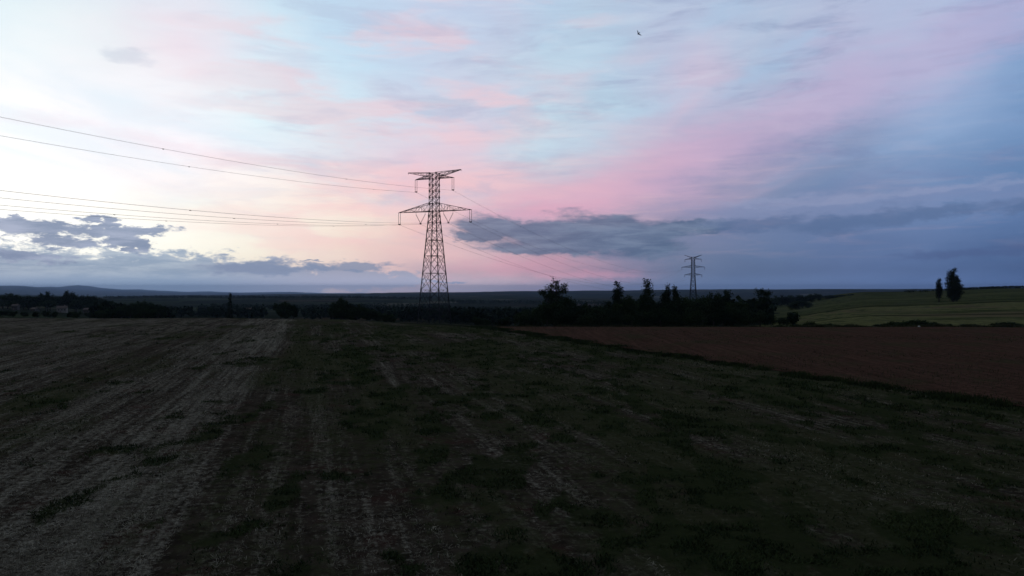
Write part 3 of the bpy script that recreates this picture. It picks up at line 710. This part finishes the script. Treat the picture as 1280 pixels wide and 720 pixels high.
# low hedge at the foot of the pasture
G8 = 'bushes of the low hedge between ploughed field and pasture'
bush = make_tree('hedge_bush', 'low dark bush in the hedge between ploughed field and pasture', 'bush', 'bush', 1.2, 1.5, 44, at(1010, 156), G8, clumps=120, per=8, spread=.16, size=.16)
for u, s in [(1022,.7),(1034,.9),(1048,.6),(1060,.7),(1112,.9),(1122,1.1),(1133,1.3),(1143,1.35),(1153,1.3),(1163,1.0),(1172,.7),(1186,.45),(1205,.6),(1216,.5),(1248,.9),(1256,1.0),(1266,.8),(1278,.6),(1096,.6),(996,.8),(975,.7)]:
    Y = 156+random.uniform(-1, 3); c = copy_tree(bush, at(u, Y), random.uniform(0, 6), (s*.9+.35, s*.9+.3, s*.75), label=None)
    if 1108 < u < 1168: c['label'] = 'bush in the thickest dark stretch of the low hedge below the poplars'; c['group'] = 'bushes in the thick stretch of the low hedge below the poplars'

# far woods: countless crowns, one object each
def woodland(name, spots, label, seed, hh=(7, 11), per=26):
    rng = np.random.default_rng(seed); C = []
    for (x, y) in spots:
        z = H(x, y); h = rng.uniform(*hh); w = h*.38
        n = per; d = rng.normal(size=(n, 3)); d /= np.linalg.norm(d, axis=1, keepdims=True)
        p = np.array([x, y, z+h*.55])+d*np.array([w, w, h*.46])*rng.uniform(.5, 1, (n, 1)); C.append(p)
    C = np.concatenate(C); n = len(C)
    a = rng.normal(size=(n, 3)); a /= np.linalg.norm(a, axis=1, keepdims=True)
    b = np.cross(a, rng.normal(size=(n, 3))); b /= np.linalg.norm(b, axis=1, keepdims=True)
    s = np.mean(hh)*.17*rng.uniform(.5, 1.2, (n, 1)); a *= s; b *= s*.8
    v = np.stack([C-a, C+b, C+a, C-b], 1).reshape(-1, 3)
    return tag(mesh_np(name, v, np.arange(n*4).reshape(n, 4), M_LEAF2), label, 'wood', kind='stuff')
def spots(regs, seed):
    rng = np.random.default_rng(seed); out = []
    for (u0, u1, Y0, Y1, n) in regs:
        for _ in range(n):
            Y = rng.uniform(Y0, Y1); u = rng.uniform(u0, u1); out.append(((u-640)/F*Y, Y))
    return out
woodland('valley_woodland', spots([(118,155,360,520,60),(480,640,520,760,230),(500,560,700,900,60),(380,480,560,800,90),(560,700,420,600,160),(640,760,700,1100,170),(700,960,260,420,260),(840,970,420,700,120),(210,330,620,760,90),(150,215,430,520,40)], 5), 'dark patches of woodland filling the valley behind the fields', 71)
woodland('hillside_woodland', spots([(130,330,2750,2900,420),(300,540,2600,2800,420),(560,700,2100,2260,260),(700,980,2000,2300,420),(250,420,1250,1330,160),(400,560,1480,1560,160),(470,640,1050,1100,120)], 6), 'far dark woodland on the low hills across the valley', 72, (8, 12), 14)
woodland('skyline_hedge', spots([(1195,1310,930,945,420),(1130,1200,880,890,60)], 8), 'thin dark line of hedge on the right skyline beyond the pasture', 73, (2.2, 3.6), 16)

# ------------------------------------------------------------------ pylons
M_STEEL = simple('galvanised_steel', (.020, .020, .022), (.038, .038, .042), .6, .9, .1, 0)
M_GLASS = simple('insulator_glass', (.03, .035, .035), (.05, .055, .05), 2, .35, .5)
M_CONC = simple('concrete', (.22, .21, .2), (.32, .31, .29), 2)
M_WIRE = simple('conductor', (.06, .06, .065), (.10, .10, .10), .5, .6, .3, .3)
def lerp(a, b, t): return tuple(a[i]+(b[i]-a[i])*t for i in range(3))
def lattice_arm(mb, side, zr_top, zr_bot, zt, Lh, wr, n, lw, bw, tipw=.25):
    """half crossarm: four chords from the mast face to a narrow tip"""
    x0 = side*wr/2
    def pt(t, yy, top):
        x = x0+(side*Lh-x0)*t; y = yy*(wr/2*(1-t)+tipw/2*t); z = (zr_top if top else zr_bot)*(1-t)+(zt+(.12 if top else 0))*t
        return (x, y, z)
    for yy in (-1, 1):
        for top in (True, False): mb.bar(pt(0, yy, top), pt(1, yy, top), lw)
    for k in range(n):
        t0, t1 = k/n, (k+1)/n
        for yy in (-1, 1):
            mb.bar(pt(t0, yy, k % 2 == 0), pt(t1, yy, k % 2 == 1), bw); mb.bar(pt(t1, yy, True), pt(t1, yy, False), bw)
        mb.bar(pt(t0, -1, False), pt(t1, 1, False), bw); mb.bar(pt(t0, 1, False), pt(t1, -1, False), bw)
        mb.bar(pt(t1, -1, False), pt(t1, 1, False), bw)
        mb.bar(pt(t0, -1 if k % 2 else 1, True), pt(t1, 1 if k % 2 else -1, True), bw)
def insulator(name, parent, p, q, r=.15, step=.34):
    mb = MB(); p = np.array(p, float); q = np.array(q, float); L = np.linalg.norm(q-p); n = max(4, int(L/step))
    pts = []; rad = []
    for k in range(n):
        for f, rr in ((.0, .045), (.28, r), (.42, r*.9), (.55, .045)):
            pts.append(p+(q-p)*(k+f)/n); rad.append(rr)
    pts.append(q); rad.append(.045)
    mb.tube(pts, rad, 8)
    return mb.build(name, M_GLASS, parent, smooth=True)
def pylon(name, label, loc, rz, S1):
    root = empty(name, loc, rz); tag(root, label, 'pylon', 'pylons of the power line')
    lv = S1['levels']; W = S1['w']; lw, bw = S1['lw'], S1['bw']
    mb = MB()
    wz = lambda z: float(np.interp(z, [a for a, _ in W], [b for _, b in W]))
    cs = [(-1, -1), (1, -1), (1, 1), (-1, 1)]
    c = lambda k, z: (cs[k % 4][0]*wz(z)/2, cs[k % 4][1]*wz(z)/2, z)
    for k in range(4):
        for z0, z1 in zip(lv[:-1], lv[1:]): mb.bar(c(k, z0), c(k, z1), lw if z0 < S1['waist'] else lw*.75)
    for z0, z1 in zip(lv[:-1], lv[1:]):
        big = (z1-z0) > 5.2
        for k in range(4):
            a0, a1, b0, b1 = c(k, z0), c(k, z1), c(k+1, z0), c(k+1, z1)
            mb.bar(a1, b1, bw*1.15)
            if big:     # X with horizontal through the crossing and redundant members
                mb.bar(a0, b1, bw); mb.bar(b0, a1, bw)
                fr = wz(z0)/(wz(z0)+wz(z1)); zc = z0+(z1-z0)*fr; ctr = lerp(lerp(a0, b1, fr), lerp(b0, a1, fr), .5)
                ac, bc = c(k, zc), c(k+1, zc)
                mb.bar(ac, lerp(a0, ctr, .5), bw*.75); mb.bar(ac, lerp(a1, ctr, .5), bw*.75)
                mb.bar(bc, lerp(b0, ctr, .5), bw*.75); mb.bar(bc, lerp(b1, ctr, .5), bw*.75)
                md = lerp(a1, b1, .5); mb.bar(lerp(a1, ctr, .5), md, bw*.7); mb.bar(lerp(b1, ctr, .5), md, bw*.7)
            else:
                mb.bar(a0, b1, bw); mb.bar(b0, a1, bw)
            # gusset plates at the joints
            mb.box((a1[0], a1[1], a1[2]), (lw*1.5, lw*1.5, lw*1.6))
        if big: mb.bar(c(0, z1), c(2, z1), bw*.7); mb.bar(c(1, z1), c(3, z1), bw*.7)
    mb.build('mast', M_STEEL, root)
    for k in range(4):
        f = MB(); p = c(k, lv[0]); f.tube([(p[0], p[1], lv[0]-1.5), (p[0], p[1], lv[0]+.1), (p[0], p[1], lv[0]+.35)], [.6, .55, .4], 12); f.build('footing', M_CONC, root)
    for a in S1['arms']:
        mb = MB()
        for s in (-1, 1): lattice_arm(mb, s, a['rt'], a['rb'], a['zt'], a['L'], wz(a['rb']), a['n'], lw*.62, bw*.8)
        mb.build('crossarm', M_STEEL, root)
    for s in (-1, 1):
        mb = MB(); h = S1['horn']
        lattice_arm(mb, s, h['rt'], h['rb'], h['zt'], h['L'], wz(h['rb']), h['n'], lw*.55, bw*.75, .2)
        mb.bar((s*h['L'], 0, h['zt']-.5), (s*h['L'], 0, h['zt']+.15), .16)
        mb.build('earth_wire_peak', M_STEEL, root)
    for a in S1['arms']:
        for s in (-1, 1):
            if a.get('ins'):
                L = a['L']; z = a['zt']; ln = a['ins']
                for dx in (-.42, .42):
                    insulator('insulator_string', root, (s*L+dx, 0, z-.05), (s*L+dx, 0, z-ln), a.get('ir', .15))
                mb = MB(); mb.bar((s*L-.55, 0, z), (s*L+.55, 0, z), .16); mb.build('hanger', M_STEEL, root)
                mb = MB(); mb.box((s*L, 0, z-ln-.1), (1.1, .18, .32)); mb.bar((s*L, -.7, z-ln-.3), (s*L, .7, z-ln-.3), .14); mb.build('suspension_clamp', M_STEEL, root)
            for (xa, xb, xc, zt, zb) in ([a['vee']] if a.get('vee') else []):
                insulator('insulator_string', root, (s*xa, 0, zt), (s*xb, 0, zb), .20); insulator('insulator_string', root, (s*xc, 0, zt), (s*xb, 0, zb), .20)
                mb = MB(); mb.box((s*xb, 0, zb-.12), (.9, .18, .3)); mb.bar((s*xb, -.6, zb-.25), (s*xb, .6, zb-.25), .14); mb.build('suspension_clamp', M_STEEL, root)
                mb = MB(); mb.bar((s*xa, 0, zt), (s*xa, 0, a['rb']+.02), .08); mb.build('hanger', M_STEEL, root); mb = MB(); mb.bar((s*xc, 0, zt), (s*xc, 0, a['rb']+.02), .08); mb.build('hanger', M_STEEL, root)
    return root
RZ1 = -R(21.7)
T1 = np.array([-31.5, 300., 0.]); T2 = np.array([(866.3-640)/F*1000, 1000., 0.])
b1 = -7.6
k1 = lambda z: z-b1
T1S = dict(levels=[k1(z) for z in (b1, -.5, 7.2, 14., 21., 27.4, 31.2, 34.6, 37.2, 39.2, 42.2, 44.8, 47.3, 49.8, 52.3, 54.6)],
  w=[(0, 10.3), (k1(39.2), 3.13), (k1(56), 3.05)], waist=k1(39.), lw=.27, bw=.125,
  arms=[dict(rt=k1(53.9), rb=k1(52.5), zt=k1(52.3), L=8.4, n=3, ins=4.8), dict(rt=k1(42.5), rb=k1(39.1), zt=k1(39.1), L=16.2, n=6, ins=4.7, vee=(4.2, 6.35, 8.4, k1(38.0), k1(34.4)))],
  horn=dict(rt=k1(54.7), rb=k1(52.9), zt=k1(55.3), L=12.0, n=4))
pyl1 = pylon('lattice_pylon', 'tall lattice pylon with two crossarms and drooping insulators, standing large beyond the stubble field', (T1[0], T1[1], b1), RZ1, T1S)
b2 = min(-22., H(T2[0], T2[1])-.2)
k2 = lambda z: z-b2
T2S = dict(levels=[k2(z) for z in (b2, -12, -1, 7, 13.5, 19, 24.6, 28, 31.5, 35, 38.6, 42, 45.5, 49.8)], w=[(0, 10.5), (k2(25), 4.9), (k2(50), 4.2)], waist=k2(24), lw=.42, bw=.30,
  arms=[dict(rt=k2(48.6), rb=k2(47.0), zt=k2(46.6), L=10.9, n=3, ins=2.6, ir=.28), dict(rt=k2(38.6), rb=k2(35.6), zt=k2(36.2), L=15., n=4, ins=2.6, ir=.28), dict(rt=k2(28), rb=k2(25.2), zt=k2(25.8), L=11.4, n=3, ins=2.6, ir=.28)],
  horn=dict(rt=k2(49.8), rb=k2(48.6), zt=k2(52.6), L=11.6, n=3))
pyl2 = pylon('lattice_pylon', 'small distant lattice pylon with three crossarms and raised horns, rising behind the dark grove', (T2[0], T2[1], b2), -R(21.4), T2S)
AX = np.array([math.cos(RZ1), math.sin(RZ1), 0]); LN = np.array([-math.sin(RZ1), math.cos(RZ1), 0])

def cable(name, label, A, B, sag, rad, spacers, group):
    n = 60; pts = [A+(B-A)*t-np.array([0, 0, 4*sag*t*(1-t)]) for t in np.linspace(0, 1, n+1)]
    root = empty(name, tuple(A)); tag(root, label, 'power line', group)
    d = (B-A)/np.linalg.norm(B-A); side = np.array([d[1], -d[0], 0])*.2
    for s in (-1, 1):
        mb = MB(); mb.tube([p-A+side*s for p in pts], [rad]*(n+1), 6); mb.build('conductor', M_WIRE, root, smooth=True)
    for t in spacers:
        p = A+(B-A)*t-np.array([0, 0, 4*sag*t*(1-t)])-A
        mb = MB(); mb.bar(p-side*1.15, p+side*1.15, .06); mb.tube([p-d*.25+(0, 0, -.10), p+d*.25+(0, 0, -.10)], [.045, .045], 6); mb.bar(p-(0, 0, .10), p, .05); mb.build('spacer_damper', M_STEEL, root)
    return root
z1u, z1m, z1v = 52.3-5.1, 39.1-5.0, 34.4-.4
span = [('upper left', -8.4, z1u), ('upper right', 8.4, z1u), ('outer left', -16.2, z1m), ('inner left', -6.35, z1v), ('inner right', 6.35, z1v), ('outer right', 16.2, z1m)]
far_end = {'upper left': (-10.9, 46.6-2.9), 'upper right': (10.9, 46.6-2.9), 'outer left': (-15, 36.2-2.9), 'outer right': (15, 36.2-2.9), 'inner left': (-11.4, 25.8-2.9), 'inner right': (11.4, 25.8-2.9)}
lab_l = {'upper left': 'second highest power line, from the upper left insulators of the big pylon leftwards', 'upper right': 'topmost power line crossing the bright sky to the left frame edge',
 'outer left': 'lowest faint power line, from the outer left arm tip of the big pylon leftwards', 'inner left': 'power line from the left V insulator of the big pylon leftwards',
 'inner right': 'power line from the right V insulator of the big pylon leftwards', 'outer right': 'power line from the outer right arm tip of the big pylon leftwards'}
lab_r = {k: 'power line from the %s of the big pylon to the distant pylon' % v for k, v in {'upper left': 'upper left insulators', 'upper right': 'upper right insulators', 'outer left': 'outer left tip', 'inner left': 'left V insulator', 'inner right': 'right V insulator', 'outer right': 'outer right tip'}.items()}
AX2 = np.array([math.cos(-R(21.4)), math.sin(-R(21.4)), 0])
SAGL = 8.8
for i, (nme, off, z) in enumerate(span):
    A = T1+AX*off+np.array([0, 0, z]); B = A-LN*400+np.array([0, 0, 0.2])
    sp = [.08+.035*((i*3) % 5), .30+.03*((i*2) % 4), .47+.02*i] 
    cable('power_line', lab_l[nme], A, B, SAGL+(.5 if 'upper' in nme else 1.3), .016, sp, 'power lines running left from the big pylon')
    fo, fz = far_end[nme]; C = T2+AX2*fo+np.array([0, 0, fz])
    cable('power_line', lab_r[nme], A, C, 23., .018, [.06+.02*((i*2) % 3), .18+.02*i, .38], 'power lines running right to the distant pylon')

# ------------------------------------------------------------------ houses in the left wood
M_WALL = simple('render_wall', (.21, .195, .175), (.29, .27, .24), .8)
M_WALL2 = simple('dark_wall', (.075, .07, .063), (.11, .10, .09), .8)  # darker wall colour, keeps the other houses fainter
M_ROOF = simple('roof_tiles', (.08, .058, .048), (.12, .085, .07), 3)
M_DARK = simple('window_glass', (.02, .02, .025), (.03, .03, .035), 2, .2, .5)
M_WOODP = simple('painted_wood', (.16, .12, .09), (.22, .17, .13), 3)
def house(name, label, u, v_eave, Y, L, Wd, rz, wm=None):
    wm = wm or M_WALL2
    x, y, zg = at(u, Y); zE = CAMZ-(v_eave-360)/F*Y; h = zE-zg; rh = Wd*.27
    root = empty(name, (x, y, zg), rz); tag(root, label, 'house')
    mb = MB(); a, b = L/2, Wd/2
    mb.add([(-a,-b,-1),(a,-b,-1),(a,b,-1),(-a,b,-1),(-a,-b,h),(a,-b,h),(a,b,h),(-a,b,h),(-a,0,h+rh),(a,0,h+rh)],
           [(0,1,5,4),(1,2,6,9,5),(2,3,7,6),(3,0,4,8,7),(4,5,9,8),(6,7,8,9),(0,3,2,1)])
    mb.build('wall', wm, root)
    mb = MB(); o = .4; th = .16
    for s in (-1, 1):
        y0, z0 = s*(b+o), h-o*rh/b; 
        P = [(-a-o, y0, z0+.02), (a+o, y0, z0+.02), (a+o, 0, h+rh+.02), (-a-o, 0, h+rh+.02)]
        T = [(p[0], p[1], p[2]+th) for p in P]
        mb.add(P+T, [(0,1,2,3),(4,5,6,7),(0,1,5,4),(1,2,6,5),(2,3,7,6),(3,0,4,7)])
    rf = mb.build('roof', M_ROOF, root)
    mb = MB(); mb.box((a*.5, .5, h+rh+.3), (.6, .6, 1.5)); mb.box((a*.5, .5, h+rh+1.1), (.75, .75, .12)); mb.build('chimney', wm, rf)
    for (wx, wz) in ((-a*.6, h*.62), (a*.05, h*.62), (a*.62, h*.62)):
        mb = MB(); mb.box((wx, -b-.02, wz), (1.1, .1, 1.3)); f = mb.build('window', M_WOODP, root)
        mb = MB(); mb.box((wx-.26, -b-.08, wz), (.42, .04, 1.1)); mb.box((wx+.26, -b-.08, wz), (.42, .04, 1.1)); mb.build('pane', M_DARK, f)
    mb = MB(); mb.box((-a*.28, -b-.02, 1.0), (1.0, .1, 2.1)); d = mb.build('door', M_WOODP, root)
    mb = MB(); mb.box((-a*.28+.38, -b-.1, 1.0), (.05, .06, .14)); mb.build('handle', M_STEEL, d)
house('farm_house', 'pale farmhouse with a tiled gable roof, brightest at the edge of the left wood', 78, 384.8, 700, 8.0, 6.5, R(24), M_WALL)
house('farm_house', 'small pale farmhouse among trees left of the brightest house', 44, 386.3, 690, 5.0, 5., R(-12))
house('farm_house', 'faint house half hidden in the upper left wood near the frame edge', 20, 382, 705, 5.0, 5, R(8))
house('farm_house', 'low faint house at the right end of the left wood', 112, 386.8, 690, 9, 5, R(-6))
house('farm_house', 'small pale house beside the spire shaped conifer', 312, 386.6, 1000, 12.0, 7, R(10))

# white marker stone on the verge
mb = MB(); rs = random.Random(4)
sx, sy, sz = at(1148.5, 150.4)
mb.tube([(0,0,-.1),(.02,0,.05),(.03,.01,.28),(.02,0,.42)], [.36,.38,.27,.10], 9)
mb.v = [(x*(1+rs.uniform(-.12,.12)), y*(1+rs.uniform(-.12,.12)), z) for x, y, z in mb.v]
st = mb.build('marker_stone', simple('limestone', (.34,.32,.29), (.46,.44,.40), 4), None)
st.scale = (.75, .75, .75); st.location = (sx, sy, sz+.1); tag(st, 'small whitish stone lying at the far edge of the ploughed field', 'stone')

# ------------------------------------------------------------------ bird
def bird():
    me = bpy.data.meshes.new('bird')
    J = [(0,0,0),(.10,0,.01),(.17,0,.03),(.205,0,.025),(-.10,0,0),(-.20,.0,-.005),   # body axis: x forward
         (.05,.07,.03),(.03,.20,.12),(-.04,.36,.10),(.05,-.07,.03),(.03,-.20,.12),(-.04,-.36,.10)]
    Ed = [(0,1),(1,2),(2,3),(0,4),(4,5),(1,6),(6,7),(7,8),(1,9),(9,10),(10,11)]
    me.from_pydata(J, Ed, []); o = bpy.data.objects.new('bird', me); COL.objects.link(o)
    md = o.modifiers.new('skin', 'SKIN')
    rr = [(.05,.05),(.045,.045),(.032,.032),(.006,.006),(.034,.028),(.045,.006),(.05,.014),(.055,.01),(.012,.005),(.05,.014),(.055,.01),(.012,.005)]
    for sv, r_ in zip(me.skin_vertices[0].data, rr): sv.radius = r_
    me.skin_vertices[0].data[0].use_root = True
    s = o.modifiers.new('sub', 'SUBSURF'); s.levels = 2; s.render_levels = 2
    me.materials.append(simple('feather', (.012,.012,.014), (.03,.03,.032), 12)); 
    o.location = put(798.3, 42, 62); o.rotation_euler = (R(52), R(18), R(125)); o.scale = (.8, .8, .8)
    tag(o, 'small dark bird flying high in the upper sky right of centre', 'bird')
bird()

# ------------------------------------------------------------------ haze
def haze():
    mb = MB(); X = 40500.; zb, zt = float(V[:, 2].min())-1.0, float(V[:, 2].max())+3.0
    print('haze top', zt)
    mb.box((0, 0, (zb+zt)/2), (2*X, 2*X, zt-zb))
    m = bpy.data.materials.new('haze'); m.use_nodes = True; nt = m.node_tree; nt.nodes.clear()
    o = nt.nodes.new('ShaderNodeOutputMaterial'); p = nt.nodes.new('ShaderNodeVolumePrincipled')
    p.inputs['Color'].default_value = (.44, .63, 1.0, 1); p.inputs['Density'].default_value = 2.6e-5; p.inputs['Anisotropy'].default_value = .4
    nt.links.new(p.outputs[0], o.inputs['Volume'])
    h = mb.build('haze', m); tag(h, kind='stuff')
haze()

# ------------------------------------------------------------------ camera and render settings
cam = bpy.data.cameras.new('camera'); cam.lens = 26.0; cam.sensor_width = 36.0; cam.clip_start = .1; cam.clip_end = 60000
co = bpy.data.objects.new('camera', cam); COL.objects.link(co); co.location = (0, 0, CAMZ); co.rotation_euler = (R(90), 0, 0)
S.camera = co
S.render.engine = 'CYCLES'
vs = S.view_settings; vs.view_transform = 'Standard'; vs.look = 'None'; vs.exposure = 0; vs.gamma = 1; vs.use_curve_mapping = False
S.cycles.use_denoising = True; S.cycles.denoiser = 'OPENIMAGEDENOISE'
S.cycles.max_bounces = 6; S.cycles.volume_bounces = 0; S.cycles.diffuse_bounces = 2; S.cycles.transparent_max_bounces = 4
S.cycles.volume_step_rate = 1
